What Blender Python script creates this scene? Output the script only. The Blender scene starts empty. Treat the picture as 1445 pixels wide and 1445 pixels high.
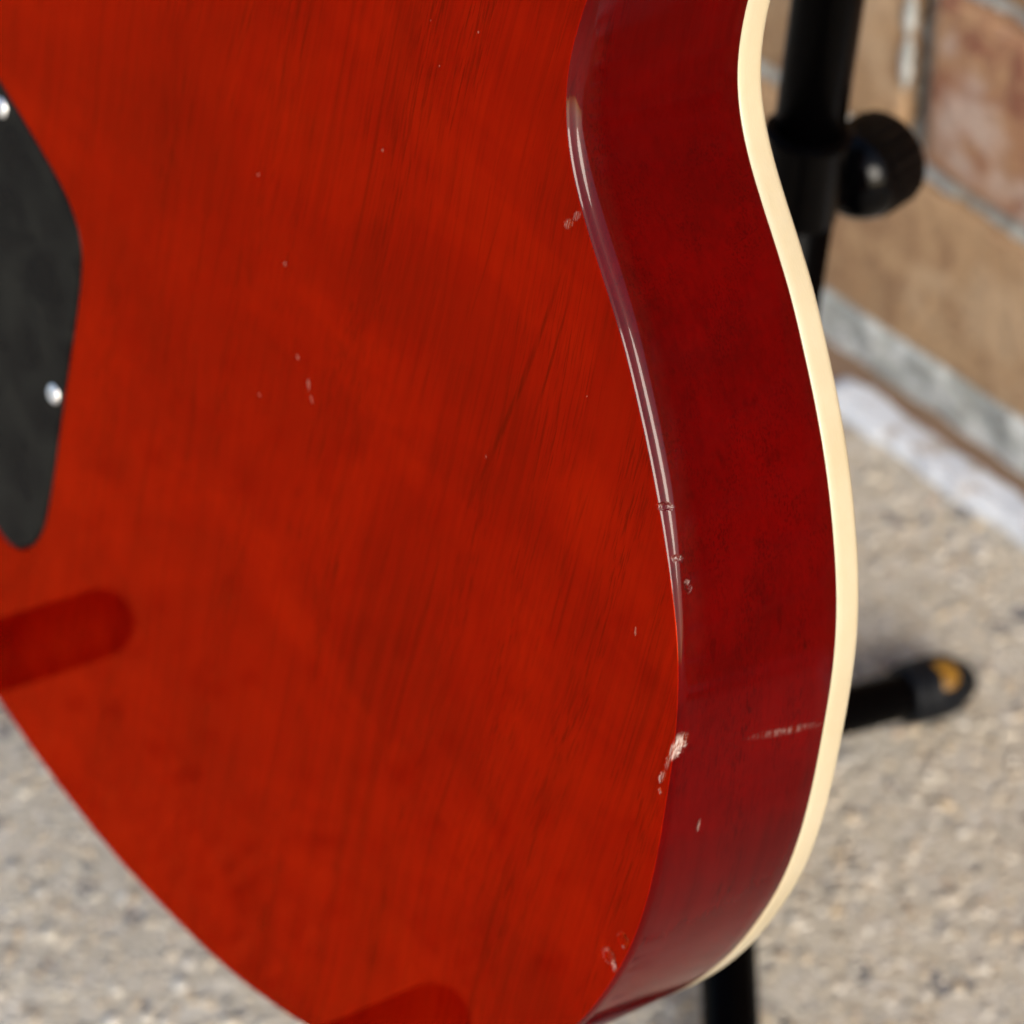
import bpy, bmesh, math, random
import numpy as np
from mathutils import Vector, Matrix, noise

random.seed(7)
rng = np.random.default_rng(7)
sc = bpy.context.scene
C = sc.collection

# ------------------------------------------------------------------ camera
def basis(x, y, z, loc):
    m = Matrix.Identity(4)
    for c, v in enumerate((x, y, z)):
        for r in range(3):
            m[r][c] = v[r]
    for r in range(3):
        m[r][3] = loc[r]
    return m

CR = Vector((0.999055362862391, -0.029884369526162944, -0.031548476887482024))
CU = Vector((0.04345551674869652, 0.6870506180730219, 0.7253089453947071))
CF = Vector((0.0, 0.7259947469944271, -0.6877002452642413))
cam_data = bpy.data.cameras.new('camera')
cam = bpy.data.objects.new('camera', cam_data)
C.objects.link(cam)
cam.matrix_world = basis(CR, CU, -CF, (0, 0, 0.68))
cam_data.sensor_width = 36.0
cam_data.lens = 36.0 * 2.9830316
cam_data.clip_start = 0.01
cam_data.clip_end = 400.0
cam_data.dof.use_dof = True
cam_data.dof.focus_distance = 0.528
cam_data.dof.aperture_fstop = 16.5
sc.camera = cam

# ------------------------------------------------------------------ light
SUN = Vector((0.27, -0.84, 0.47)).normalized()
world = bpy.data.worlds.new('World')
sc.world = world
world.use_nodes = True
wn = world.node_tree.nodes
wl = world.node_tree.links
wn.clear()
sky = wn.new('ShaderNodeTexSky')
sky.sky_type = 'NISHITA'
sky.sun_disc = False
sky.sun_elevation = math.asin(SUN.z)
sky.sun_rotation = math.atan2(SUN.x, SUN.y)
sky.air_density = 1.0
sky.dust_density = 2.0
sky.ozone_density = 1.0
bg = wn.new('ShaderNodeBackground')
bg.inputs['Strength'].default_value = 0.12
wo = wn.new('ShaderNodeOutputWorld')
wl.new(sky.outputs[0], bg.inputs[0])
wl.new(bg.outputs[0], wo.inputs[0])

sun_data = bpy.data.lights.new('sun', 'SUN')
sun_data.energy = 1.5
sun_data.angle = math.radians(29)
sun_data.color = (1.0, 0.94, 0.84)
sun = bpy.data.objects.new('sun', sun_data)
C.objects.link(sun)
sun.rotation_euler = SUN.to_track_quat('Z', 'Y').to_euler()

sc.view_settings.view_transform = 'Standard'
sc.view_settings.look = 'None'
sc.view_settings.exposure = 1.02
sc.view_settings.gamma = 1.0
sc.view_settings.use_curve_mapping = False
sc.cycles.use_denoising = True
sc.cycles.max_bounces = 4
sc.cycles.diffuse_bounces = 2
sc.cycles.glossy_bounces = 3
sc.cycles.transmission_bounces = 2
sc.cycles.use_adaptive_sampling = True
sc.cycles.adaptive_threshold = 0.03
sc.cycles.caustics_reflective = False
sc.cycles.caustics_refractive = False

# ------------------------------------------------------------------ material helpers
class NT:
    def __init__(s, name):
        s.m = bpy.data.materials.new(name)
        s.m.use_nodes = True
        s.t = s.m.node_tree
        s.t.nodes.clear()
        s.out = s.n('ShaderNodeOutputMaterial')
        s.b = s.n('ShaderNodeBsdfPrincipled')
        s.l(s.b.outputs[0], s.out.inputs[0])
    def n(s, typ, **kw):
        o = s.t.nodes.new(typ)
        for k, v in kw.items():
            setattr(o, k, v)
        return o
    def l(s, a, b):
        s.t.links.new(a, b)
    def val(s, sock, v):
        if isinstance(v, bpy.types.NodeSocket):
            s.l(v, sock)
        else:
            sock.default_value = v
    def math(s, op, a, b=0.0, c=0.0, clamp=False):
        o = s.n('ShaderNodeMath', operation=op, use_clamp=clamp)
        s.val(o.inputs[0], a); s.val(o.inputs[1], b); s.val(o.inputs[2], c)
        return o.outputs[0]
    def mapr(s, v, a, b, c=0.0, d=1.0, smooth=False):
        o = s.n('ShaderNodeMapRange')
        if smooth: o.interpolation_type = 'SMOOTHSTEP'
        s.val(o.inputs['Value'], v)
        for k, x in zip(('From Min', 'From Max', 'To Min', 'To Max'), (a, b, c, d)):
            o.inputs[k].default_value = x
        return o.outputs[0]
    def mix(s, f, a, b, mode='MIX'):
        o = s.n('ShaderNodeMix', data_type='RGBA', blend_type=mode)
        s.val(o.inputs[0], f)
        for i, v in ((6, a), (7, b)):
            if isinstance(v, bpy.types.NodeSocket): s.l(v, o.inputs[i])
            else: o.inputs[i].default_value = (*v, 1)
        return o.outputs[2]
    def obj(s):
        return s.n('ShaderNodeTexCoord').outputs['Object']
    def mapping(s, v, loc=(0,0,0), rot=(0,0,0), scale=(1,1,1), kind='POINT'):
        o = s.n('ShaderNodeMapping', vector_type=kind)
        s.l(v, o.inputs[0])
        o.inputs['Location'].default_value = loc
        o.inputs['Rotation'].default_value = rot
        o.inputs['Scale'].default_value = scale
        return o.outputs[0]
    def noise(s, v, scale, detail=3.0, rough=0.5, dist=0.0, col=False):
        o = s.n('ShaderNodeTexNoise')
        s.l(v, o.inputs['Vector'])
        o.inputs['Scale'].default_value = scale
        o.inputs['Detail'].default_value = detail
        o.inputs['Roughness'].default_value = rough
        o.inputs['Distortion'].default_value = dist
        return o.outputs[1 if col else 0]
    def bump(s, h, dist, strength=1.0, normal=None):
        o = s.n('ShaderNodeBump')
        s.val(o.inputs['Height'], h)
        o.inputs['Distance'].default_value = dist
        o.inputs['Strength'].default_value = strength
        if normal is not None: s.l(normal, o.inputs['Normal'])
        return o.outputs[0]
    def set(s, **kw):
        for k, v in kw.items():
            k = k.replace('_', ' ')
            sock = s.b.inputs[k]
            if isinstance(v, bpy.types.NodeSocket): s.l(v, sock)
            elif isinstance(v, tuple) and len(v) == 3 and k in ('Base Color', 'Coat Tint', 'Specular Tint'):
                sock.default_value = (*v, 1)
            else: sock.default_value = v
        return s.m

def plain(name, col, rough=0.5, **kw):
    t = NT(name)
    return t.set(Base_Color=col, Roughness=rough, **kw)

# ------------------------------------------------------------------ red lacquer
# wear: (centre mm x, y, z), radii mm, rotation about z in degrees, dent strength, bare-wood/stress amount
WEAR = [   # ..., dent depth, paleness, True: pale rim only
    ((107.0, 233.0, 0.0), (1.0, 1.7, 2.0), -40, 0.7, 0.45, False),
    ((108.6, 235.4, 0.0), (0.8, 1.7, 2.0), -35, 0.15, 0.22, False),
    ((158.9, 152.6, -0.9), (0.95, 5.2, 3.0), -6, 0.6, 0.72, False),
    ((158.0, 146.2, -0.5), (0.8, 2.0, 2.5), -14, 0.6, 0.50, False),
    ((158.4, 143.2, 0.0), (0.6, 0.9, 1.0), 0, 0.8, 0.40, False),
    ((158.6, 106.4, -0.4), (2.0, 2.1, 2.5), 0, 1.0, 0.55, True),
    ((156.2, 100.4, -0.2), (2.1, 2.2, 2.5), 0, 1.0, 0.50, True),
    ((157.9, 99.6, -0.4), (1.0, 2.0, 2.0), 20, 1.0, 0.60, False),
    ((143.2, 195.9, -0.8), (1.9, 0.9, 1.8), 10, 0.45, 0.55, True),
    ((148.4, 188.0, -1.0), (1.2, 0.9, 1.8), 0, 0.45, 0.40, True),
    ((151.2, 183.6, -2.8), (1.4, 1.9, 1.3), 0, 1.0, 0.30, True),
    ((161.7, 133.7, -8.9), (1.5, 1.9, 0.6), 0, 0.7, 0.22, False),
]

def lacquer(name, dark, mid, light, wear, flat):
    t = NT(name)
    P = t.obj()
    # wood, cut from one solid: grain runs along Y, slightly tilted and wandering
    wob = t.noise(P, 9.0, 1.0, 0.5, col=True)
    wv = t.n('ShaderNodeVectorMath', operation='MULTIPLY_ADD')
    t.l(wob, wv.inputs[0]); wv.inputs[1].default_value = (0.012, 0.0, 0.012); t.l(P, wv.inputs[2])
    G = t.mapping(wv.outputs[0], rot=(0.0, 0.0, math.radians(2.5)))
    broad = t.noise(t.mapping(G, scale=(75, 3.0, 75)), 1.0, 2.0, 0.55)
    mid_n = t.noise(t.mapping(G, scale=(620, 6, 620)), 1.0, 4.0, 0.66)
    blot = t.noise(P, 30.0, 3.0, 0.55)
    v = t.math('MULTIPLY', broad, 0.26)
    v = t.math('MULTIPLY_ADD', mid_n, 0.44, v)
    v = t.math('MULTIPLY_ADD', blot, 0.36, v)
    f = t.mapr(v, 0.38, 0.68)
    ramp = t.n('ShaderNodeValToRGB')
    ramp.color_ramp.elements[0].position = 0.0
    ramp.color_ramp.elements[0].color = (*dark, 1)
    ramp.color_ramp.elements[1].position = 1.0
    ramp.color_ramp.elements[1].color = (*light, 1)
    e = ramp.color_ramp.elements.new(0.5); e.color = (*mid, 1)
    t.l(f, ramp.inputs[0])
    cloud = t.noise(t.mapping(P, loc=(0.31, 0.12, 0.0), rot=(0, 0, 0.5), scale=(13, 20, 16)), 1.0, 4.0, 0.6, 0.5)
    tone = t.mix(t.mapr(cloud, 0.42, 0.64, 0.0, 0.55), ramp.outputs[0], dark)
    tone = t.mix(t.mapr(cloud, 0.50, 0.32, 0.0, 0.5), tone, (light[0], light[1] * 1.6, light[2]))
    # open pores: short dark dashes, some gathered in streaks
    pores = t.noise(t.mapping(G, scale=(2400, 95, 2400)), 1.0, 2.0, 0.5)
    gather = t.noise(t.mapping(G, loc=(3, 1, 2), scale=(130, 6, 130)), 1.0, 2.0, 0.5)
    pm = t.math('MULTIPLY', t.mapr(pores, 0.50, 0.66), t.mapr(gather, 0.40, 0.66))
    line = t.noise(t.mapping(G, loc=(1.7, 4, 2), scale=(300, 4.0, 300)), 1.0, 3.0, 0.6)
    pm = t.math('MAXIMUM', t.math('MULTIPLY', pm, 0.58), t.math('MULTIPLY', t.mapr(line, 0.63, 0.73), 0.42))
    for lx, ly, la, lw, ll, ls in ((101.5, 196, 13, 1.0, 44, 0.80), (108.5, 206, 9, 0.6, 20, 0.75), (122, 178, 8, 0.35, 24, 0.4), (88, 215, 10, 0.4, 26, 0.35)):   # single dark grain lines
        q = t.mapping(wv.outputs[0], loc=(lx / 1000 + 0.006, ly / 1000, 0.006), rot=(0, 0, -math.radians(la)), scale=(lw / 1000, ll / 1000, 0.02), kind='TEXTURE')
        ln = t.n('ShaderNodeVectorMath', operation='LENGTH'); t.l(q, ln.inputs[0])
        pm = t.math('MAXIMUM', pm, t.math('MULTIPLY', t.mapr(ln.outputs['Value'], 1.0, 0.2, 0.0, ls, True), t.mapr(pores, 0.35, 0.6, 0.35, 1.0)))
    col = t.mix(pm, tone, tuple(c * 0.40 for c in dark))
    bmp = t.bump(t.noise(P, 34.0, 1.0, 0.5), 0.00006, 1.0)
    if wear:
        # wear marks with their own outline
        jit = t.noise(P, 900.0, 3.0, 0.6, col=True)
        jv = t.n('ShaderNodeVectorMath', operation='MULTIPLY_ADD')
        js = t.n('ShaderNodeVectorMath', operation='SUBTRACT')
        t.l(jit, js.inputs[0]); js.inputs[1].default_value = (0.5, 0.5, 0.5)
        t.l(js.outputs[0], jv.inputs[0]); jv.inputs[1].default_value = (0.0013, 0.0013, 0.0010); t.l(P, jv.inputs[2])
        hsum, csum = None, None
        patch = t.mapr(t.noise(P, 420.0, 2.0, 0.5), 0.46, 0.56)
        for c, r, a, dent, bare, rim in WEAR:
            q = t.mapping(jv.outputs[0], loc=tuple(x / 1000 for x in c), rot=(0, 0, math.radians(a)),
                          scale=tuple(x / 1000 for x in r), kind='TEXTURE')
            ln = t.n('ShaderNodeVectorMath', operation='LENGTH'); t.l(q, ln.inputs[0])
            mk = t.mapr(ln.outputs['Value'], 1.0, 0.35, 0.0, 1.0, True)
            h = t.math('MULTIPLY', mk, -dent); cc = t.math('MULTIPLY', mk, bare)
            if rim: cc = t.math('MULTIPLY', cc, t.math('MULTIPLY', patch, t.mapr(ln.outputs['Value'], 0.40, 0.70, 0.1, 1.0, True)))
            hsum = h if hsum is None else t.math('MINIMUM', hsum, h)
            csum = cc if csum is None else t.math('MAXIMUM', csum, cc)
        # one long pale rub across the side
        q = t.mapping(P, loc=RUB, rot=(math.radians(-11), 0, 0), scale=(0.004, 0.0013, 0.0130), kind='TEXTURE')
        ln = t.n('ShaderNodeVectorMath', operation='LENGTH'); t.l(q, ln.inputs[0])
        rub = t.mapr(ln.outputs['Value'], 1.0, 0.0, 0.0, 0.12, True)
        csum = t.math('MAXIMUM', csum, t.math('MULTIPLY', rub, t.mapr(t.noise(P, 1100, 2), 0.2, 0.6, 0.45, 1.0)))
        scr = t.noise(t.mapping(P, rot=(0, 0, 0.15), scale=(2600, 260, 900)), 1.0, 2.0, 0.6)
        bare_c = t.mix(t.mapr(scr, 0.42, 0.62), (0.20, 0.045, 0.015), (0.74, 0.62, 0.55))
        col = t.mix(csum, col, bare_c)
        dents = t.math('MULTIPLY', hsum, t.mapr(scr, 0.2, 0.8, 0.55, 1.0))
        bmp = t.bump(dents, 0.00045, 1.0, bmp)
    t.l(bmp, t.b.inputs['Coat Normal'])
    sx = t.n('ShaderNodeSeparateXYZ'); t.l(P, sx.inputs[0]); dep = t.math('MULTIPLY', sx.outputs[2], -1.0)
    # coat gloss boosted along the waist edge only, to place its highlight there
    hl_mask = t.math('MULTIPLY', t.mapr(sx.outputs[1], 0.155, 0.192), t.mapr(sx.outputs[1], 0.276, 0.262))
    cw = t.math('MULTIPLY_ADD', t.math('MULTIPLY', hl_mask, t.mapr(dep, 0.003, 0.007, 1.0, 0.0)), 0.66, t.mapr(sx.outputs[1], 0.135, 0.085, 0.28, 0.75))  # coat also raised towards the bottom, to add reflected haze there
    if flat:      # gloss tinted orange-red, to put a warm reflected haze on the flat back
        gl = t.n('ShaderNodeBsdfAnisotropic'); gl.inputs['Color'].default_value = (1.0, 0.088, 0.018, 1); gl.inputs['Roughness'].default_value = 0.045
        t.l(bmp, gl.inputs['Normal'])
        fr = t.n('ShaderNodeFresnel'); fr.inputs['IOR'].default_value = 1.5; t.l(bmp, fr.inputs['Normal'])
        ms = t.n('ShaderNodeMixShader'); t.l(t.math('MULTIPLY', fr.outputs[0], 2.6), ms.inputs[0])
        t.l(t.b.outputs[0], ms.inputs[1]); t.l(gl.outputs[0], ms.inputs[2]); t.l(ms.outputs[0], t.out.inputs[0])
        return t.set(Base_Color=col, Roughness=0.6, Normal=bmp, Specular_IOR_Level=0.0)
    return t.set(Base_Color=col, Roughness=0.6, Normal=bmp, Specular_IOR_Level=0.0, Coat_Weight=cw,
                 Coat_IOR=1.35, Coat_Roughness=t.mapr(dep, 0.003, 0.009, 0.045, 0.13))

M = {}
RUB = (0.1604, 0.1478, -0.0285)
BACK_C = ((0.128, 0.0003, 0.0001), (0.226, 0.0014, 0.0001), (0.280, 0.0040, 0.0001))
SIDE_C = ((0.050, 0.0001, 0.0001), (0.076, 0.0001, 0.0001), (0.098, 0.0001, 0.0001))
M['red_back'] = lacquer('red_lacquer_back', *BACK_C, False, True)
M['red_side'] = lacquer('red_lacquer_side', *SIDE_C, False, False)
M['red_back_worn'] = lacquer('worn_red_lacquer_back', *BACK_C, True, True)
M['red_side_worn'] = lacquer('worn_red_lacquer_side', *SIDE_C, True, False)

t = NT('cream_binding')
P = t.obj()
n1 = t.mapr(t.noise(P, 45, 5, 0.65), 0.35, 0.65)
M['binding'] = t.set(Base_Color=t.mix(n1, (0.50, 0.42, 0.27), (0.54, 0.46, 0.315)), Roughness=0.32, Normal=t.bump(t.noise(t.mapping(P, scale=(900, 900, 5000)), 1.0, 2), 0.00008, 0.5),
                     Subsurface_Weight=0.15, Subsurface_Radius=(0.002, 0.0015, 0.001), Coat_Weight=0.5, Coat_Roughness=0.15)
t = NT('black_cover_plastic')
P = t.obj()
cl = t.noise(P, 70, 5, 0.62, 0.5)
M['cover'] = t.set(Base_Color=t.mix(t.mapr(cl, 0.40, 0.62), (0.0006, 0.0006, 0.0007), (0.0105, 0.0105, 0.0085)),
                   Roughness=t.mapr(cl, 0.3, 0.7, 0.24, 0.42), Specular_IOR_Level=0.10, Normal=t.bump(t.noise(P, 900, 2), 0.0001, 0.25))
M['steel'] = plain('nickel_screw', (0.88, 0.88, 0.87), 0.5, Metallic=1.0)
M['dark_slot'] = plain('screw_slot', (0.02, 0.02, 0.02), 0.6)
t = NT('black_powder_coat')
P = t.obj()
M['tube'] = t.set(Base_Color=(0.0006, 0.0005, 0.0006), Roughness=0.25, Specular_IOR_Level=0.035,
                  Normal=t.bump(t.noise(P, 1200, 2), 0.0001, 0.3))
M['knob'] = plain('glossy_black_plastic', (0.0006, 0.0006, 0.0008), 0.10, Specular_IOR_Level=0.14)
t = NT('black_rubber')
M['rubber'] = t.set(Base_Color=(0.0030, 0.0040, 0.0062), Specular_IOR_Level=0.15, Roughness=0.5, Normal=t.bump(t.noise(t.obj(), 900, 2), 0.0002, 0.4))
M['amber'] = plain('amber_plug', (0.20, 0.095, 0.006), 0.45)
M['foam'] = plain('black_foam', (0.006, 0.006, 0.006), 0.75)
M['maple'] = plain('maple_top', (0.30, 0.03, 0.01), 0.2, Coat_Weight=1.0, Coat_Roughness=0.05)
M['rosewood'] = plain('rosewood', (0.035, 0.018, 0.012), 0.5)

# ------------------------------------------------------------------ object helpers
def tag(o, label=None, cat=None, kind=None, group=None):
    if label: o['label'] = label
    if cat: o['category'] = cat
    if kind: o['kind'] = kind
    if group: o['group'] = group
    return o

def empty(name, mat=None):
    o = bpy.data.objects.new(name, None)
    C.objects.link(o)
    o.empty_display_size = 0.05
    if mat is not None: o.matrix_world = mat
    return o

def mesh_obj(name, verts, faces, mats, parent=None, smooth=True, fmat=None):
    me = bpy.data.meshes.new(name)
    me.from_pydata([tuple(v) for v in verts], [], faces)
    if not isinstance(mats, (list, tuple)): mats = [mats]
    for m in mats: me.materials.append(m)
    if fmat is not None: me.polygons.foreach_set('material_index', fmat)
    if smooth: me.polygons.foreach_set('use_smooth', [True] * len(me.polygons))
    me.update()
    o = bpy.data.objects.new(name, me)
    C.objects.link(o)
    if parent is not None: o.parent = parent
    return o

def bm_obj(name, bm, mat, parent=None, smooth=True):
    me = bpy.data.meshes.new(name)
    bmesh.ops.recalc_face_normals(bm, faces=bm.faces)
    bm.to_mesh(me); bm.free()
    me.materials.append(mat)
    if smooth: me.polygons.foreach_set('use_smooth', [True] * len(me.polygons))
    o = bpy.data.objects.new(name, me)
    C.objects.link(o)
    if parent is not None: o.parent = parent
    return o

def frame_of(d):
    d = Vector(d).normalized()
    a = Vector((0, 0, 1)) if abs(d.z) < 0.9 else Vector((1, 0, 0))
    x = d.cross(a).normalized()
    return x, d.cross(x).normalized(), d

def lathe(name, origin, axis, prof, mat, parent=None, seg=48, wave=None):
    """prof: list of (distance along axis, radius); closed with points on the axis."""
    x, y, d = frame_of(axis)
    o = Vector(origin)
    vs, fs = [], []
    for s, r in prof:
        for k in range(seg):
            a = 2 * math.pi * k / seg
            rr = r if wave is None else r + wave(s, a) * (1 if r > 1e-6 else 0)
            vs.append(o + d * s + (x * math.cos(a) + y * math.sin(a)) * max(rr, 1e-6))
    for i in range(len(prof) - 1):
        for k in range(seg):
            k2 = (k + 1) % seg
            fs.append((i * seg + k, i * seg + k2, (i + 1) * seg + k2, (i + 1) * seg + k))
    ob = mesh_obj(name, vs, fs, mat, parent)
    bm = bmesh.new(); bm.from_mesh(ob.data)
    bmesh.ops.remove_doubles(bm, verts=bm.verts, dist=5e-6)
    bmesh.ops.recalc_face_normals(bm, faces=bm.faces)
    bm.to_mesh(ob.data); bm.free()
    ob.data.polygons.foreach_set('use_smooth', [True] * len(ob.data.polygons))
    m = ob.modifiers.new('edges', 'EDGE_SPLIT'); m.split_angle = math.radians(50)
    return ob

def tube_path(name, pts, r, mat, parent=None, seg=28, round_end=True, sub=10):
    """smooth tube through points with hemispherical ends"""
    P = [Vector(p) for p in pts]
    if len(P) > 2:
        dense = []
        for i in range(len(P) - 1):
            p0 = P[max(i - 1, 0)]; p1 = P[i]; p2 = P[i + 1]; p3 = P[min(i + 2, len(P) - 1)]
            for k in range(sub):
                u = k / sub
                dense.append(0.5 * ((2 * p1) + (p2 - p0) * u + (2 * p0 - 5 * p1 + 4 * p2 - p3) * u * u + (3 * p1 - p0 - 3 * p2 + p3) * u ** 3))
        dense.append(P[-1]); P = dense
    T = [(P[min(i + 1, len(P) - 1)] - P[max(i - 1, 0)]).normalized() for i in range(len(P))]
    rings = []
    if round_end:
        for a in (85, 65, 45, 25): rings.append((P[0] - T[0] * r * math.sin(math.radians(a)), T[0], r * math.cos(math.radians(a))))
    else: rings.append((P[0], T[0], 1e-5))
    for p, d in zip(P, T): rings.append((p, d, r))
    if round_end:
        for a in (25, 45, 65, 85): rings.append((P[-1] + T[-1] * r * math.sin(math.radians(a)), T[-1], r * math.cos(math.radians(a))))
    else: rings.append((P[-1], T[-1], 1e-5))
    x, y, _ = frame_of(T[0])
    vs, fs = [], []
    for c, d, rr in rings:
        x = (x - d * x.dot(d)).normalized(); y = d.cross(x)
        for k in range(seg):
            a = 2 * math.pi * k / seg
            vs.append(c + (x * math.cos(a) + y * math.sin(a)) * rr)
    for i in range(len(rings) - 1):
        for k in range(seg):
            k2 = (k + 1) % seg
            fs.append((i * seg + k, i * seg + k2, (i + 1) * seg + k2, (i + 1) * seg + k))
    fs.append(tuple(range(seg))[::-1]); fs.append(tuple((len(rings) - 1) * seg + k for k in range(seg)))
    return mesh_obj(name, vs, fs, mat, parent)

# ================================================================== SETTING
WALL_P = Vector((0.13718, 0.75672, 0.0))
YAW = -0.665678
WD = Vector((math.sin(YAW), math.cos(YAW), 0))          # along the wall, away from the camera
WN = Vector((-math.cos(YAW), math.sin(YAW), 0))         # out of the wall, towards the patio

# ---- ground: washed-aggregate concrete
t = NT('aggregate_concrete')
P = t.obj()
sp = t.noise(P, 330, 3, 0.6)
lo = t.noise(P, 7, 3, 0.5)
vo = t.n('ShaderNodeTexVoronoi'); t.l(P, vo.inputs['Vector']); vo.inputs['Scale'].default_value = 190
vcol = t.n('ShaderNodeSeparateColor'); t.l(vo.outputs['Color'], vcol.inputs[0])
c = t.mix(t.mapr(sp, 0.3, 0.7), (0.37, 0.33, 0.26), (0.54, 0.49, 0.405))
c = t.mix(t.math('MULTIPLY', t.mapr(vcol.outputs[0], 0.55, 0.95), 0.55), c, (0.56, 0.53, 0.48))
c = t.mix(t.mapr(vcol.outputs[1], 0.93, 0.97), c, (0.13, 0.13, 0.14))
c = t.mix(t.math('MULTIPLY', t.mapr(lo, 0.35, 0.7), 0.35), c, (0.36, 0.32, 0.27))
M['ground'] = t.set(Base_Color=c, Roughness=0.85, Normal=t.bump(sp, 0.0012, 0.7))
bm = bmesh.new()
bmesh.ops.create_grid(bm, x_segments=8, y_segments=8, size=60)
tag(bm_obj('ground', bm, M['ground'], smooth=False), kind='structure')

# ---- aggregate stones, half sunk in the concrete
t = NT('aggregate_stone')
gi = t.n('ShaderNodeNewGeometry').outputs['Random Per Island']
ramp = t.n('ShaderNodeValToRGB'); ramp.color_ramp.interpolation = 'CONSTANT'
cols = [(0.00, (0.51, 0.46, 0.38)), (0.16, (0.40, 0.34, 0.265)), (0.32, (0.52, 0.48, 0.42)), (0.44, (0.45, 0.355, 0.25)),
        (0.54, (0.36, 0.31, 0.255)), (0.64, (0.53, 0.49, 0.44)), (0.72, (0.29, 0.22, 0.155)), (0.84, (0.56, 0.53, 0.48)),
        (0.87, (0.54, 0.41, 0.25)), (0.91, (0.27, 0.26, 0.25)), (0.945, (0.42, 0.30, 0.22)), (0.955, (0.12, 0.125, 0.135)), (0.98, (0.04, 0.045, 0.055))]
for i, (p, cc) in enumerate(cols):
    e = ramp.color_ramp.elements[i] if i < 2 else ramp.color_ramp.elements.new(p)
    e.position = p; e.color = (*cc, 1)
t.l(gi, ramp.inputs[0])
sn = t.noise(t.obj(), 700, 3, 0.6)
M['stone'] = t.set(Base_Color=t.mix(t.mapr(sn, 0.3, 0.7, 0.08, 0.46), ramp.outputs[0], (0.54, 0.49, 0.405)), Roughness=0.7)

def stones():
    bm = bmesh.new(); bmesh.ops.create_icosphere(bm, subdivisions=1, radius=1.0)
    bv = np.array([v.co[:] for v in bm.verts]); bf = np.array([[v.index for v in f.verts] for f in bm.faces]); bm.free()
    step = 0.0034
    xs, ys = np.meshgrid(np.arange(-0.34, 0.36, step), np.arange(0.38, 0.98, step))
    xy = np.c_[xs.ravel(), ys.ravel()] + rng.uniform(-.5, .5, (xs.size, 2)) * step
    d = (xy - np.array(WALL_P[:2])) @ np.array(WN[:2])
    xy = xy[d > 0.022]
    n = len(xy)
    r = np.clip(rng.lognormal(math.log(0.00138), 0.36, n), 0.0008, 0.0038)
    sx = r * rng.uniform(0.8, 1.35, n); sy = r * rng.uniform(0.7, 1.0, n); sz = r * rng.uniform(0.35, 0.6, n)
    a = rng.uniform(0, math.pi, n)
    V = bv[None] * (1 + rng.uniform(-.22, .22, (n, len(bv), 1)))
    X = V[:, :, 0] * sx[:, None]; Y = V[:, :, 1] * sy[:, None]; Z = V[:, :, 2] * sz[:, None]
    ca, sa = np.cos(a)[:, None], np.sin(a)[:, None]
    out = np.stack([X * ca - Y * sa + xy[:, :1], X * sa + Y * ca + xy[:, 1:], Z + (sz * rng.uniform(-0.55, 0.05, n))[:, None]], -1).reshape(-1, 3)
    F = (bf[None] + (np.arange(n) * len(bv))[:, None, None]).reshape(-1, 3)
    me = bpy.data.meshes.new('aggregate_stones')
    me.vertices.add(len(out)); me.vertices.foreach_set('co', out.ravel())
    me.loops.add(F.size); me.loops.foreach_set('vertex_index', F.ravel().astype(np.int32))
    me.polygons.add(len(F)); me.polygons.foreach_set('loop_start', np.arange(0, F.size, 3, dtype=np.int32))
    me.polygons.foreach_set('use_smooth', np.ones(len(F), dtype=bool))
    me.materials.append(M['stone']); me.update(calc_edges=True); me.validate()
    o = bpy.data.objects.new('gravel', me); C.objects.link(o)
    tag(o, 'small beige, grey and dark pebbles set in the concrete patio', 'gravel', 'stuff')
stones()

# ---- brick wall
def brick_material(name, ca, cb, cc, cd):
    t = NT(name)
    P = t.obj()
    rnd = t.n('ShaderNodeObjectInfo').outputs['Random']
    off = t.n('ShaderNodeVectorMath', operation='ADD'); t.l(P, off.inputs[0])
    cmb = t.n('ShaderNodeCombineXYZ'); t.l(t.math('MULTIPLY', rnd, 7.0), cmb.inputs[0]); t.l(t.math('MULTIPLY', rnd, 3.0), cmb.inputs[2])
    t.l(cmb.outputs[0], off.inputs[1]); Q = off.outputs[0]
    Qs = t.mapping(Q, rot=(0, 0.5, 0), scale=(1, 1, 0.6))
    a = t.noise(Q, 38, 4, 0.65, 0.4); b = t.noise(Qs, 95, 5, 0.7); g = t.noise(Q, 420, 3, 0.6)
    c = t.mix(t.mapr(a, 0.40, 0.60), ca, cb)
    c = t.mix(t.math('MULTIPLY', t.mapr(b, 0.50, 0.62), 0.8), c, cc)
    c = t.mix(t.math('MULTIPLY', t.mapr(t.noise(Q, 26, 4, 0.6), 0.54, 0.64), 0.85), c, cd)
    c = t.mix(t.math('MULTIPLY', t.mapr(g, 0.40, 0.70), 0.30), c, tuple(x * 0.5 for x in ca))
    h = t.math('MULTIPLY_ADD', g, 0.5, b)
    return t.set(Base_Color=c, Roughness=0.9, Normal=t.bump(h, 0.0018, 0.8))
M['brick_tan'] = brick_material('tan_brick', (0.42, 0.270, 0.150), (0.34, 0.205, 0.110), (0.22, 0.115, 0.060), (0.46, 0.32, 0.20))
M['brick_red'] = brick_material('red_brick', (0.42, 0.240, 0.130), (0.35, 0.17, 0.095), (0.20, 0.060, 0.040), (0.56, 0.43, 0.37))
t = NT('grey_mortar')
P = t.obj()
g = t.noise(P, 150, 4, 0.7); b = t.noise(P, 75, 4, 0.65)
c = t.mix(t.mapr(b, 0.42, 0.58), (0.27, 0.28, 0.265), (0.52, 0.54, 0.54))
M['mortar'] = t.set(Base_Color=t.mix(t.mapr(g, 0.58, 0.68), c, (0.10, 0.095, 0.085)), Roughness=0.95, Normal=t.bump(g, 0.002, 0.9))
t = NT('white_masonry_paint')
P = t.obj()
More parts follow.
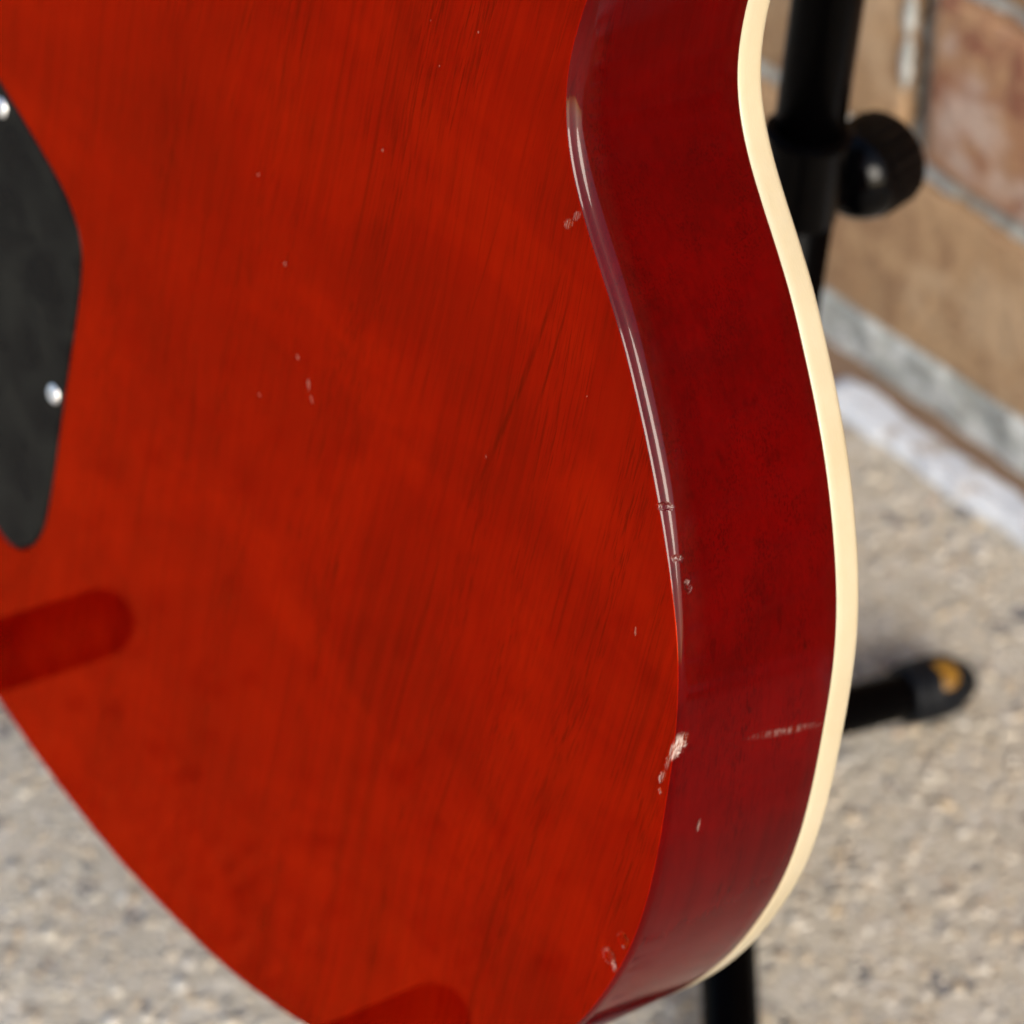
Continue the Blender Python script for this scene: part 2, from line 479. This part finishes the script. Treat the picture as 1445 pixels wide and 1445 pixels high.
g = t.noise(P, 300, 4, 0.65); b = t.noise(P, 70, 4, 0.65)
c = t.mix(t.mapr(b, 0.56, 0.66), (0.62, 0.65, 0.70), (0.38, 0.33, 0.29))
M['white_mortar'] = t.set(Base_Color=t.mix(t.mapr(g, 0.66, 0.8), c, (0.42, 0.42, 0.43)), Roughness=0.85, Normal=t.bump(g, 0.0015, 0.7))
M['dirt'] = plain('brown_dirt', (0.20, 0.125, 0.078), 0.95)

wall_m = basis(WD, WN * -1.0, Vector((0, 0, 1)), WALL_P)      # local x along wall, y into the wall, z up
# right-handed check: x cross y must be z
if wall_m.to_3x3().determinant() < 0:
    wall_m = basis(-WD, WN * -1.0, Vector((0, 0, 1)), WALL_P); SX = -1.0
else:
    SX = 1.0
wall = tag(empty('brick_wall', wall_m), 'weathered tan and red brick wall with grey mortar behind the guitar stand', 'brick wall')

COURSE, BH, BL, JT = 0.0738, 0.0640, 0.1945, 0.0100
BASE_Z = 0.0255
def brick_mesh(i):
    bm = bmesh.new()
    bmesh.ops.create_cube(bm, size=1.0)
    for v in bm.verts: v.co = Vector((v.co.x * BL, v.co.y * 0.09, v.co.z * BH))
    bmesh.ops.bevel(bm, geom=list(bm.edges), offset=0.003, segments=2, affect='EDGES', profile=0.6)
    long = [e for e in bm.edges if abs(e.verts[0].co.x - e.verts[1].co.x) > 0.1]
    bmesh.ops.subdivide_edges(bm, edges=long, cuts=10, use_grid_fill=True)
    for v in bm.verts:
        q = Vector((v.co.x * 55 + i * 13.7, v.co.y * 55, v.co.z * 60))
        v.co += Vector((noise.noise(q), noise.noise(q + Vector((9, 0, 0))), noise.noise(q + Vector((0, 9, 0))))) * 0.0016
    me = bpy.data.meshes.new('brick')
    bmesh.ops.recalc_face_normals(bm, faces=bm.faces)
    bm.to_mesh(me); bm.free()
    me.polygons.foreach_set('use_smooth', [True] * len(me.polygons))
    return me
variants = [brick_mesh(i) for i in range(4)]
for me in variants: me.materials.append(M['brick_tan'])
variants_r = [me.copy() for me in variants]
for me in variants_r: me.materials[0] = M['brick_red']

joint0 = 0.0125                      # head joint of the second course, along the wall
rest_v, rest_f = [], []
for k in range(9):
    z = BASE_Z + BH / 2 + k * COURSE
    off = joint0 + (0.0 if k % 2 == 1 else (BL + JT) / 2)
    for j in range(-9, 13):
        s = off + (j + 0.5) * (BL + JT)
        near = k < 6 and -4 <= j <= 3
        x = SX * s
        if near:
            red = (k == 1 and j == -1) or (k >= 2 and (k * 5 + j * 3) % 4 == 0)
            me = (variants_r if red else variants)[(k * 3 + j) % 4]
            o = bpy.data.objects.new('brick', me); C.objects.link(o); o.parent = wall
            o.location = (x, 0.045 + random.uniform(-.0012, .0012), z)
            o.rotation_euler = (random.uniform(-.006, .006), random.uniform(-.004, .004) + (math.pi if (k + j) % 2 else 0), random.uniform(-.006, .006))
        else:
            b = len(rest_v)
            for dx in (-1, 1):
                for y in (0.0, 0.09):
                    for dz in (-1, 1):
                        rest_v.append((x + dx * BL / 2, y, z + dz * BH / 2))
            for f in ((0, 1, 3, 2), (4, 6, 7, 5), (0, 4, 5, 1), (2, 3, 7, 6), (0, 2, 6, 4), (1, 5, 7, 3)):
                rest_f.append(tuple(b + q for q in f))
o = mesh_obj('upper_brickwork', rest_v, rest_f, M['brick_tan'], wall, smooth=False)
o['kind'] = 'stuff'
# mortar body behind the brick faces, tooled a few mm deep and uneven
vs, fs = [], []
nx, nz = 520, 130
X0, X1, Z0, Z1 = -1.0, 1.0, -0.02, 0.50
for iz in range(nz):
    for ix in range(nx):
        x = X0 + (X1 - X0) * ix / (nx - 1); z = Z0 + (Z1 - Z0) * iz / (nz - 1)
        d = 0.0045 + 0.0028 * noise.noise(Vector((x * 70, 3.0, z * 70))) + 0.0022 * noise.noise(Vector((x * 210, 8.0, z * 210)))
        if BASE_Z + BH - 0.002 < z and any(abs(x - SX * (joint0 + q * (BL + JT))) < JT * 0.5 for q in range(-4, 5)) and BASE_Z + COURSE - 0.004 < z < BASE_Z + COURSE + BH + 0.002: d += 0.004 * noise.noise(Vector((x * 160, 2.0, z * 110))) + 0.003
        if z < BASE_Z + 0.002: d = -0.0005 + 0.0018 * noise.noise(Vector((x * 60, 5.0, z * 60)))   # first bed is struck flush
        vs.append((x, d, z))
for iz in range(nz - 1):
    for ix in range(nx - 1):
        a = iz * nx + ix
        fs.append((a, a + 1, a + nx + 1, a + nx))
mesh_obj('mortar', vs, fs, M['mortar'], wall)
vs = [(x, y, z) for x in (-2.7, 2.7) for y in (0.012, 0.088) for z in (-0.05, 0.685)]
mesh_obj('wall_core', vs, [(0, 1, 3, 2), (4, 6, 7, 5), (0, 4, 5, 1), (2, 3, 7, 6), (0, 2, 6, 4), (1, 5, 7, 3)], M['mortar'], wall, smooth=False)

# pale mortar smeared over the brick edge beside the open head joint
for q, (dz, r) in enumerate(((0.033, 0.0046), (0.050, 0.0036))):
    bm = bmesh.new(); bmesh.ops.create_icosphere(bm, subdivisions=3, radius=1.0)
    for v in bm.verts:
        k = 1 + 0.35 * noise.noise(v.co * 1.7 + Vector((q * 5, 0, 0)))
        v.co = Vector((v.co.x * r * (0.42 + 0.10 * q) * k, v.co.y * 0.0020, v.co.z * r * 2.1 * k))
    o = bm_obj('mortar_smear', bm, M['mortar'], wall)
    o.location = (SX * (joint0 + 0.0050), 0.0008, BASE_Z + COURSE + dz)

# white painted mortar smear along the foot of the wall, broken in places, over a dirt-filled gap
def ledge(name, x0, x1, y_in, y_out, ztop, mat, seed, amp=0.0022):
    n = int((x1 - x0) / 0.003) + 1
    m = 14
    vs, fs = [], []
    for i in range(n + 1):
        x = x0 + (x1 - x0) * i / n
        endf = min(1.0, min(i, n - i) * 0.003 / 0.010)
        yo = y_out + amp * noise.noise(Vector((x * 45, seed, 0))) + 0.6 * amp * noise.noise(Vector((x * 150, seed, 4)))
        yi = y_in + amp * noise.noise(Vector((x * 55, seed + 7, 0))) + 0.6 * amp * noise.noise(Vector((x * 170, seed + 7, 4)))
        for k in range(m + 1):
            u = k / m
            y = yo + (yi - yo) * u
            prof = (1 - abs(2 * u - 1) ** 14) ** 0.5 * endf ** 0.5
            z = -0.001 + (ztop + 0.0007 * noise.noise(Vector((x * 70, y * 70, seed))) + 0.0005 * noise.noise(Vector((x * 320, y * 320, seed)))) * prof
            vs.append((x, y, z))
    for i in range(n):
        for k in range(m):
            a = i * (m + 1) + k
            fs.append((a, a + 1, a + m + 2, a + m + 1))
    return mesh_obj(name, vs, fs, mat, wall)
ledge('dirt_gap', -1.0, 1.0, 0.006, -0.019, 0.0060, M['dirt'], 3.1, 0.0010)
def L(a, b): return (min(SX * a, SX * b), max(SX * a, SX * b))
ledge('white_mortar_strip', *L(-0.6, 0.0325), -0.0085, -0.0212, 0.0078, M['white_mortar'], 1.0, 0.0020)
ledge('white_mortar_strip', *L(0.0375, 0.30), -0.0070, -0.0170, 0.0072, M['white_mortar'], 2.0, 0.0020)

# ================================================================== GUITAR
GO = Vector((-0.0977802699549643, 0.47119055443443714, 0.1272462924381773))
GH = Vector((0.5911947226019991, -0.8065093231546178, -0.005613522265563643))
GD = Vector((0.1993241333805144, 0.13935909193386806, 0.9699736766260592))
GN = Vector((-0.7815105180479994, -0.5745622291449799, 0.243145131599009))
GM = basis(GH, GD, GN, GO)
guitar = tag(empty('electric_guitar', GM), 'glossy cherry red electric guitar with cream binding, seen from the back', 'guitar')
def gpt(x, y, w):                     # mm in the guitar (w: depth from the back face) -> world
    return GM @ Vector((x / 1000, y / 1000, -w / 1000))

ctrl = [(0, 0), (12.7, 0.3), (32.6, 1.4), (51.7, 4.0), (73.6, 9.9), (93, 18.0), (112, 29.5), (130, 45), (144, 62), (153.9, 80.4), (159.2, 96.5), (161.4, 106.4),
        (162.4, 117.7), (162.2, 129), (161.6, 136.4), (160.6, 145.8), (159.5, 155.1), (158.2, 162.2), (156.4, 168.9), (154.2, 175.2), (151.6, 181.2),
        (148.9, 187.1), (144.4, 195.6), (141.4, 200.4), (137.3, 206.7), (132.8, 212.8), (128.4, 218.9), (124.3, 223.7), (119.6, 228.6), (113.8, 234.6),
        (109.1, 239.9), (105.3, 245.4), (102.7, 250.9), (101.3, 257), (100.9, 265.1), (101.4, 273.2), (103, 285), (106, 300), (112, 322), (118, 345), (122.5, 368),
        (123, 388), (117, 408), (105, 424), (86, 434), (62, 439), (40, 441), (0, 441), (-22, 441), (-28, 436), (-29, 415), (-31, 385), (-38, 362), (-50, 350), (-64, 350),
        (-76, 360), (-86, 372), (-97, 378), (-109, 375), (-116, 362), (-117, 345), (-113, 322), (-106.5, 300), (-103, 285), (-101.2, 272), (-101.2, 262), (-104, 248),
        (-113, 235), (-124, 223), (-134, 210), (-143, 197), (-151, 182), (-157, 165), (-161, 145), (-162, 122), (-160, 100), (-154, 80), (-144, 62), (-130, 45), (-112, 30.5),
        (-93, 19.5), (-73, 12.2), (-52.7, 7.6), (-40.9, 4.7), (-24.3, 2.0), (-8, 0.4)]

def smooth_closed(pts, n, sigma):
    P = np.array(pts, float); m = len(P)
    out = []
    for i in range(m):
        p0, p1, p2, p3 = P[i - 1], P[i], P[(i + 1) % m], P[(i + 2) % m]
        for u in np.linspace(0, 1, 24, endpoint=False):
            out.append(0.5 * (2 * p1 + (p2 - p0) * u + (2 * p0 - 5 * p1 + 4 * p2 - p3) * u * u + (3 * p1 - p0 - 3 * p2 + p3) * u ** 3))
    Q = np.array(out); Q2 = np.vstack([Q, Q[:1]])
    d = np.r_[0, np.cumsum(np.hypot(*np.diff(Q2, axis=0).T))]
    s = np.linspace(0, d[-1], n, endpoint=False)
    R = np.c_[np.interp(s, d, Q2[:, 0]), np.interp(s, d, Q2[:, 1])]
    ds = d[-1] / n
    k = int(4 * sigma / ds) + 1
    w = np.exp(-0.5 * (np.arange(-k, k + 1) * ds / sigma) ** 2); w /= w.sum()
    S = sum(w[j + k] * np.roll(R, -j, axis=0) for j in range(-k, k + 1))
    return S
def out_normals(S):
    T = np.roll(S, -1, axis=0) - np.roll(S, 1, axis=0)
    T /= np.linalg.norm(T, axis=1)[:, None]
    return np.c_[T[:, 1], -T[:, 0]]          # counter-clockwise outline -> outward
NO = 860
OUT = smooth_closed(ctrl, NO, 5.0)
NRM = out_normals(OUT)

# back-edge profile: lacquered roundover, not a perfect quarter circle
keys = [(0, 0), (0.25, 28), (0.5, 56), (0.75, 66), (1.0, 52), (1.25, 41), (1.6, 43), (2.4, 50), (2.9, 63), (3.6, 71), (4.8, 80), (6.2, 88), (7.2, 90)]
ks = np.array([k[0] for k in keys]); ka = np.array([k[1] for k in keys], float)
ss = np.linspace(0, ks[-1], 120); th = np.radians(np.interp(ss, ks, ka))
kern = np.exp(-0.5 * (np.arange(-6, 7) / 1.8) ** 2); kern /= kern.sum()
th = np.convolve(np.pad(th, 6, mode='edge'), kern, 'valid')
dx = np.r_[0, np.cumsum(np.cos(th[:-1]) * np.diff(ss))]; dw = np.r_[0, np.cumsum(np.sin(th[:-1]) * np.diff(ss))]
inset = dx[-1] - dx
sel = list(range(0, 119, 2)) + [119]
PROF = [(inset[i], dw[i]) for i in sel]
FLAT = inset[0]
T_BIND, T_FRONT = 38.7, 45.0

# edge shaped to taper its highlight: widest below the waist, tighter round the bout
_y = OUT[:, 1]
_t = np.clip((_y - 168) / 34, 0, 1) * np.clip((280 - _y) / 26, 0, 1)
EK = np.where(OUT[:, 0] > 0, 0.30 + 0.44 * (_t * _t * (3 - 2 * _t)), 0.4)
def ring(ins, w, S=OUT, N=NRM):
    return [(p[0] / 1000, p[1] / 1000, -w / 1000) for p in (S - N * ins)]
def edge_ring(ins, w):
    q = OUT - NRM * (ins * EK)[:, None]
    return [(p[0] / 1000, p[1] / 1000, -w * k / 1000) for p, k in zip(q, EK)]

# cover outline (from the photograph on the visible side)
cov_ctrl = [(-59.1, 55.7), (-54.6, 55.2), (-49.1, 57.6), (-44.4, 62.8), (-41.5, 70), (-40.0, 81.2), (-38.5, 107.5), (-37.4, 123.3), (-36.7, 135.5), (-37.0, 143), (-38.6, 148.5),
            (-42.2, 153), (-48.1, 157.1), (-58.4, 161.7), (-68.9, 166), (-80, 170.0), (-90, 170.5), (-98, 166), (-103, 157), (-107, 140), (-111, 122), (-113, 104), (-110, 90), (-102, 80), (-88, 70), (-72, 60.5)]
COV = smooth_closed(cov_ctrl, 240, 1.6); COVN = out_normals(COV)

# ---- body shell
vs, fs, fm = [], [], []
rings = [ring(FLAT + 5.0, 0.0), ring(FLAT + 3.0, 0.0), ring(FLAT + 1.4, 0.0)] + [edge_ring(i, w) for i, w in PROF] + [ring(0, 12), ring(0, 16), ring(0, 22), ring(0, 28), ring(0, 34), ring(0, T_BIND - 0.25), ring(0.12, T_BIND)]
for r in rings: vs += r
for i in range(len(rings) - 1):
    for k in range(NO):
        k2 = (k + 1) % NO
        fs.append((i * NO + k, i * NO + k2, (i + 1) * NO + k2, (i + 1) * NO + k))
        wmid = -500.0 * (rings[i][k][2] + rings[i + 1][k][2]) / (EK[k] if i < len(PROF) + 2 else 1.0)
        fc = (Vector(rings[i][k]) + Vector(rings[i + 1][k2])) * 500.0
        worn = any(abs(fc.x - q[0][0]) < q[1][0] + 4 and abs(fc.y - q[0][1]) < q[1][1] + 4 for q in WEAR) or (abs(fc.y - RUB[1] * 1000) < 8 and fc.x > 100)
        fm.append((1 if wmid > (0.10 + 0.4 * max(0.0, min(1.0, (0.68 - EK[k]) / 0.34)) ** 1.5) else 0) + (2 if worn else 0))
# cavity lip and recess
base = len(vs)
lip = [(1.6, 0.0), (0.75, 0.0), (0.55, 0.05), (0.40, 0.20), (0.35, 0.45), (0.35, 2.2)]
nc = len(COV)
for ins, w in lip:
    vs += ring(-ins, w, COV, COVN)
for i in range(len(lip) - 1):
    for k in range(nc):
        k2 = (k + 1) % nc
        fs.append((base + i * nc + k2, base + i * nc + k, base + (i + 1) * nc + k, base + (i + 1) * nc + k2)); fm.append(0)
fs.append(tuple(base + (len(lip) - 1) * nc + k for k in range(nc))); fm.append(0)
# flat back between outer ring and cavity
bm = bmesh.new()
o1 = [bm.verts.new(v) for v in rings[0]]; o2 = [bm.verts.new(vs[base + k]) for k in range(nc)]
eds = [bm.edges.new((o1[k], o1[(k + 1) % NO])) for k in range(NO)] + [bm.edges.new((o2[k], o2[(k + 1) % nc])) for k in range(nc)]
bmesh.ops.triangle_fill(bm, edges=eds, use_beauty=False, use_dissolve=False)
bm.verts.index_update()
idx = list(range(NO)) + list(range(base, base + nc))
for f in bm.faces:
    ids = [idx[v.index] for v in f.verts]
    a, b, c = (Vector(vs[i]) for i in ids)
    if (b - a).cross(c - a).z < 0: ids.reverse()
    fs.append(tuple(ids)); fm.append(0)
bm.free()
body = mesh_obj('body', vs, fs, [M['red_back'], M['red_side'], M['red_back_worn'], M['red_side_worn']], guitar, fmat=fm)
bm = bmesh.new(); bm.from_mesh(body.data); bmesh.ops.recalc_face_normals(bm, faces=bm.faces); bm.to_mesh(body.data); bm.free()
em = body.modifiers.new('edges', 'EDGE_SPLIT'); em.split_angle = math.radians(60)

# ---- nicks and dust nibs in the lacquer of the back
M['nick'] = plain('bare_lacquer_nick', (0.32, 0.075, 0.045), 0.4)
for x, y, a, b, ang in ((143.8, 169.3, .22, .85, 10), (44.7, 161.6, .40, 1.2, 15), (46.4, 158.9, .25, .9, 35), (40.2, 165.2, .28, .7, 40), (75.8, 254.6, .24, .24, 0), (62.9, 250.6, .15, .15, 0),
                        (32.1, 182.4, .40, .45, 0), (55.6, 220.3, .26, .3, 0), (20.0, 196.0, .3, .35, 0), (30.0, 150.0, .3, .3, 0), (67.2, 243.6, .14, .2, 0), (98, 178, .12, .35, 20), (120, 205, .12, .2, 0)):
    ca, sa = math.cos(math.radians(ang)), math.sin(math.radians(ang))
    vs = [(x / 1000, y / 1000, 0.00007)]
    for k in range(12):
        th_ = 2 * math.pi * k / 12; j = random.uniform(0.6, 1.3)
        u, v = a * j * math.cos(th_), b * j * math.sin(th_)
        vs.append(((x + u * ca - v * sa) / 1000, (y + u * sa + v * ca) / 1000, 0.000004))
    mesh_obj('nick', vs, [(0, 1 + k, 1 + (k + 1) % 12) for k in range(12)], M['nick'], guitar)

# ---- binding
bp = [(0.5, T_BIND + 0.02), (0.10, T_BIND + 0.05), (-0.06, T_BIND + 0.25), (-0.08, 40.5), (-0.08, 43.2), (-0.02, 44.0), (0.30, 44.65), (0.9, 45.0), (1.8, 45.0), (1.8, 44.0)]
vs, fs = [], []
for i, w in bp: vs += ring(i, w)
for i in range(len(bp) - 1):
    for k in range(NO):
        k2 = (k + 1) % NO
        fs.append((i * NO + k, i * NO + k2, (i + 1) * NO + k2, (i + 1) * NO + k))
o = mesh_obj('binding', vs, fs, M['binding'], guitar)
bm = bmesh.new(); bm.from_mesh(o.data); bmesh.ops.recalc_face_normals(bm, faces=bm.faces); bm.to_mesh(o.data); bm.free()

# ---- carved top on the far side
vs, fs = [], []
cen = np.c_[np.zeros(NO), np.clip(OUT[:, 1], 130, 330)]
tops = [(0.0, 44.9), (0.10, 45.3), (0.22, 47.5), (0.36, 51.5), (0.52, 54.5), (0.72, 56.2)]
inner = OUT - NRM * 1.7
for k_, w in tops: vs += [(p[0] / 1000, p[1] / 1000, -w / 1000) for p in inner + (cen - inner) * k_]
for i in range(len(tops) - 1):
    for k in range(NO):
        k2 = (k + 1) % NO
        fs.append((i * NO + k, i * NO + k2, (i + 1) * NO + k2, (i + 1) * NO + k))
fs.append(tuple((len(tops) - 1) * NO + k for k in range(NO)))
mesh_obj('carved_top', vs, fs, M['maple'], guitar)

# ---- neck, fingerboard, headstock (above the frame)
def loft(name, sections, mat, seg=24):
    vs, fs = [], []
    for y, hw, wb, wf in sections:
        for k in range(seg):
            a = math.pi * k / (seg - 1)
            vs.append((hw * math.cos(a) / 1000, y / 1000, -(wf - (wf - wb) * math.sin(a)) / 1000))
    n = len(sections)
    for i in range(n - 1):
        for k in range(seg - 1):
            a = i * seg + k
            fs.append((a, a + seg, a + seg + 1, a + 1))
        fs.append((i * seg, i * seg + seg - 1, (i + 1) * seg + seg - 1, (i + 1) * seg))
    fs.append(tuple(range(seg))); fs.append(tuple((n - 1) * seg + k for k in range(seg))[::-1])
    o = mesh_obj(name, vs, fs, mat, guitar)
    bm = bmesh.new(); bm.from_mesh(o.data); bmesh.ops.recalc_face_normals(bm, faces=bm.faces); bm.to_mesh(o.data); bm.free()
    o.modifiers.new('edges', 'EDGE_SPLIT').split_angle = math.radians(50)
    return o
neck = loft('neck', [(425, 28, 14, 60), (441, 28, 16, 60), (455, 27.5, 30, 60), (475, 27, 36, 61), (600, 24.5, 39, 63), (760, 22, 42, 65), (800, 21.5, 43, 66)], M['red_side'])
o = mesh_obj('fingerboard', [(sx * hw / 1000, y / 1000, -w / 1000) for y, hw, wl_ in ((380, 28, 57), (800, 21.5, 64.6)) for w in (wl_, wl_ + 6) for sx in (-1, 1)],
             [(0, 1, 3, 2), (4, 6, 7, 5), (0, 4, 5, 1), (2, 3, 7, 6), (0, 2, 6, 4), (1, 5, 7, 3)], M['rosewood'], neck, smooth=False)
hs = [(-22, 795), (22, 795), (38, 830), (34, 900), (40, 965), (18, 972), (0, 962), (-18, 972), (-40, 965), (-34, 900), (-38, 830)]
vs = [(x / 1000, y / 1000, -(48 - (y - 795) * 0.28 + dz) / 1000) for dz in (0, 14) for x, y in hs]
nh = len(hs)
mesh_obj('headstock', vs, [tuple(range(nh)), tuple(range(nh, 2 * nh))[::-1]] + [(k, (k + 1) % nh, nh + (k + 1) % nh, nh + k) for k in range(nh)], M['red_side'], guitar, smooth=False)

# ---- control cover with screws
vs, fs = [], []
cp = [(1.2, 0.0), (0.5, 0.0), (0.25, 0.06), (0.08, 0.22), (0.0, 0.5), (0.0, 2.0)]
for i, w in cp: vs += ring(i, w + 0.05, COV, COVN)
for i in range(len(cp) - 1):
    for k in range(nc):
        k2 = (k + 1) % nc
        fs.append((i * nc + k, i * nc + k2, (i + 1) * nc + k2, (i + 1) * nc + k))
fs.append(tuple(range(nc)))
cover = mesh_obj('control_cover', vs, fs, M['cover'], guitar)
bm = bmesh.new(); bm.from_mesh(cover.data); bmesh.ops.recalc_face_normals(bm, faces=bm.faces); bm.to_mesh(cover.data); bm.free()
cover.modifiers.new('edges', 'EDGE_SPLIT').split_angle = math.radians(60)
cover['label'] = 'black plastic control cavity cover with nickel screws'
def screw(x, y, rot):
    # domed head with a cross recess
    seg, vs, fs = 40, [], []
    rr = [0.0, 0.45, 0.9, 1.35, 1.75, 2.05, 2.25, 2.38, 2.42]
    for r in rr:
        zc = 1.35 * math.sqrt(max(0, 1 - (r / 2.44) ** 2))
        for k in range(seg):
            a = 2 * math.pi * k / seg
            px, py = r * math.cos(a), r * math.sin(a)
            ca, sa = math.cos(rot), math.sin(rot)
            u, v = abs(px * ca + py * sa), abs(-px * sa + py * ca)
            slot = (u < 0.30 and v < 1.35) or (v < 0.30 and u < 1.35)
            vs.append(((x + px) / 1000, (y + py) / 1000, (zc - (0.55 if slot else 0)) / 1000 - 0.00005))
    for i in range(len(rr) - 1):
        for k in range(seg):
            k2 = (k + 1) % seg
            fs.append((i * seg + k, i * seg + k2, (i + 1) * seg + k2, (i + 1) * seg + k))
    mesh_obj('screw', vs, fs, M['steel'], cover)
for s in ((-72.8, 163.0, 0.4), (-42.3, 105.8, 1.0), (-107.0, 112.0, 0.2), (-66, 62.5, 0.7)): screw(*s)

# ================================================================== STAND
stand = tag(empty('guitar_stand', Matrix.Translation((0.0533, 0.5828, 0.0))), 'black tubular guitar stand with clamp knob and amber tipped rubber foot', 'guitar stand')
SI = stand.matrix_world.inverted()
def sp(v): return SI @ Vector(v)
PB = Vector((0.079119, 0.599852, 0.272456)); PD = Vector((0.094041, 0.062019, 0.993635))
def pole(z): return PB + PD * ((z - PB.z) / PD.z)
R_P = 0.0087
tube_path('pole', [sp(pole(0.015)), sp(pole(0.236))], R_P * 1.06, M['tube'], stand, round_end=False)
tube_path('upper_pole', [sp(pole(0.2362)), sp(pole(0.62))], R_P, M['tube'], stand, round_end=False)
# clamp housing with a rolled rim
z0, z1 = 0.2125, 0.2375
ax = PD
L_ = (pole(z1) - pole(z0)).length
lathe('clamp', sp(pole(z0)), ax, [(0, R_P), (0, R_P + 0.0008), (0.0006, R_P + 0.0012), (L_ - 0.0035, R_P + 0.0012), (L_ - 0.0024, R_P + 0.0022), (L_ - 0.0010, R_P + 0.0022), (L_, R_P + 0.0010), (L_, R_P * 0.9)], M['tube'], stand)
KA = Vector((0.74, 0.67, -0.03)).normalized()
KC = pole(0.2130)
boss = lathe('boss', sp(KC), KA, [(0.004, 0.0), (0.004, 0.0052), (0.013, 0.0052), (0.0145, 0.0044), (0.0145, 0.0)], M['tube'], stand)
def rib(s, a): return 0.00055 * math.cos(a * 22) if 0.0235 < s < 0.0335 else 0.0
knob = lathe('knob', sp(KC), KA, [(0.0150, 0.0), (0.0150, 0.0050), (0.0158, 0.0082), (0.0175, 0.0102), (0.0200, 0.0114), (0.0216, 0.0120), (0.0226, 0.0122), (0.0234, 0.0119), (0.0236, 0.0123), (0.0330, 0.0123), (0.0344, 0.0121),
                                         (0.0360, 0.0108), (0.0366, 0.0070), (0.0368, 0.0)], M['knob'], stand, seg=132, wave=rib)
# tripod legs
def leg(a, b, r, foot=0.020):
    a, b = Vector(a), Vector(b)
    d = (b - a).normalized()
    l = tube_path('leg', [sp(a), sp(b)], r, M['tube'], stand)
    R = r + 0.0022
    f = lathe('rubber_foot', sp(b - d * foot), d, [(0, r), (0, r + 0.0009), (0.0008, r + 0.0016), (0.0045, R), (0.0052, R - 0.0006), (0.0060, R), (foot * 0.75, R)] +
              [(foot * 0.75 + R * math.sin(math.radians(q)), R * math.cos(math.radians(q))) for q in (15, 30, 45, 60, 75, 90)], M['rubber'], l, seg=40)
    return l, b, d
hub = pole(0.032)
lathe('hub', sp(pole(0.012)), PD, [(0, 0), (0, 0.0105), (0.002, 0.0125), (0.040, 0.0125), (0.043, 0.0105), (0.043, R_P * 0.9)], M['knob'], stand)
FT = Vector((0.1296, 0.6252, 0.0096))
l1, b1, d1 = leg(hub, FT, 0.0074)
leg(hub, (0.0490, 0.425, 0.0096), 0.0078)
leg(hub, (-0.060, 0.690, 0.0096), 0.0078)
# amber plug let into the end cap of the short rear leg
PNR = Vector((0.10, -0.36, 0.93)).normalized()
lathe('foot_plug', sp(FT - d1 * 0.0062 + PNR * 0.0086), PNR, [(-0.003, 0.0050), (0.0006, 0.0050), (0.0013, 0.0044), (0.0017, 0.0025), (0.0018, 0.0)], M['amber'], l1, seg=32)
# cradle: yoke block on the pole, two padded arms under the guitar
yb = pole(0.105)
lathe('yoke_block', sp(pole(0.090)), PD, [(0, R_P), (0, 0.0120), (0.0015, 0.0132), (0.028, 0.0132), (0.030, 0.0120), (0.030, R_P)], M['knob'], stand)
for X, yc, wl_ in ((-76, 1.2, -44), (84, 3.6, -31)):
    path = [yb, gpt(X * 0.35, yc - 6, 165), gpt(X * 0.85, yc - 3, 105), gpt(X, yc, 62), gpt(X, yc, 30), gpt(X, yc, 0), gpt(X, yc, wl_)]
    arm = tube_path('cradle_arm', [sp(p) for p in path], 0.0066, M['tube'], stand)
    tube_path('foam_pad', [sp(gpt(X, yc, 66)), sp(gpt(X, yc, 30)), sp(gpt(X, yc, wl_))], 0.0092, M['foam'], arm)
# neck rest at the top
top = pole(0.62)
tn = gpt(0, 545, 74)
yk = tube_path('neck_rest', [sp(top - PD * 0.01), sp(top + (tn - top) * 0.4), sp(gpt(0, 545, 84))], 0.006, M['tube'], stand)
for s in (-1, 1):
    tube_path('neck_prong', [sp(gpt(0, 545, 82)), sp(gpt(s * 22, 545, 80)), sp(gpt(s * 37, 545, 60)), sp(gpt(s * 38, 545, 30))], 0.0068, M['foam'], stand)
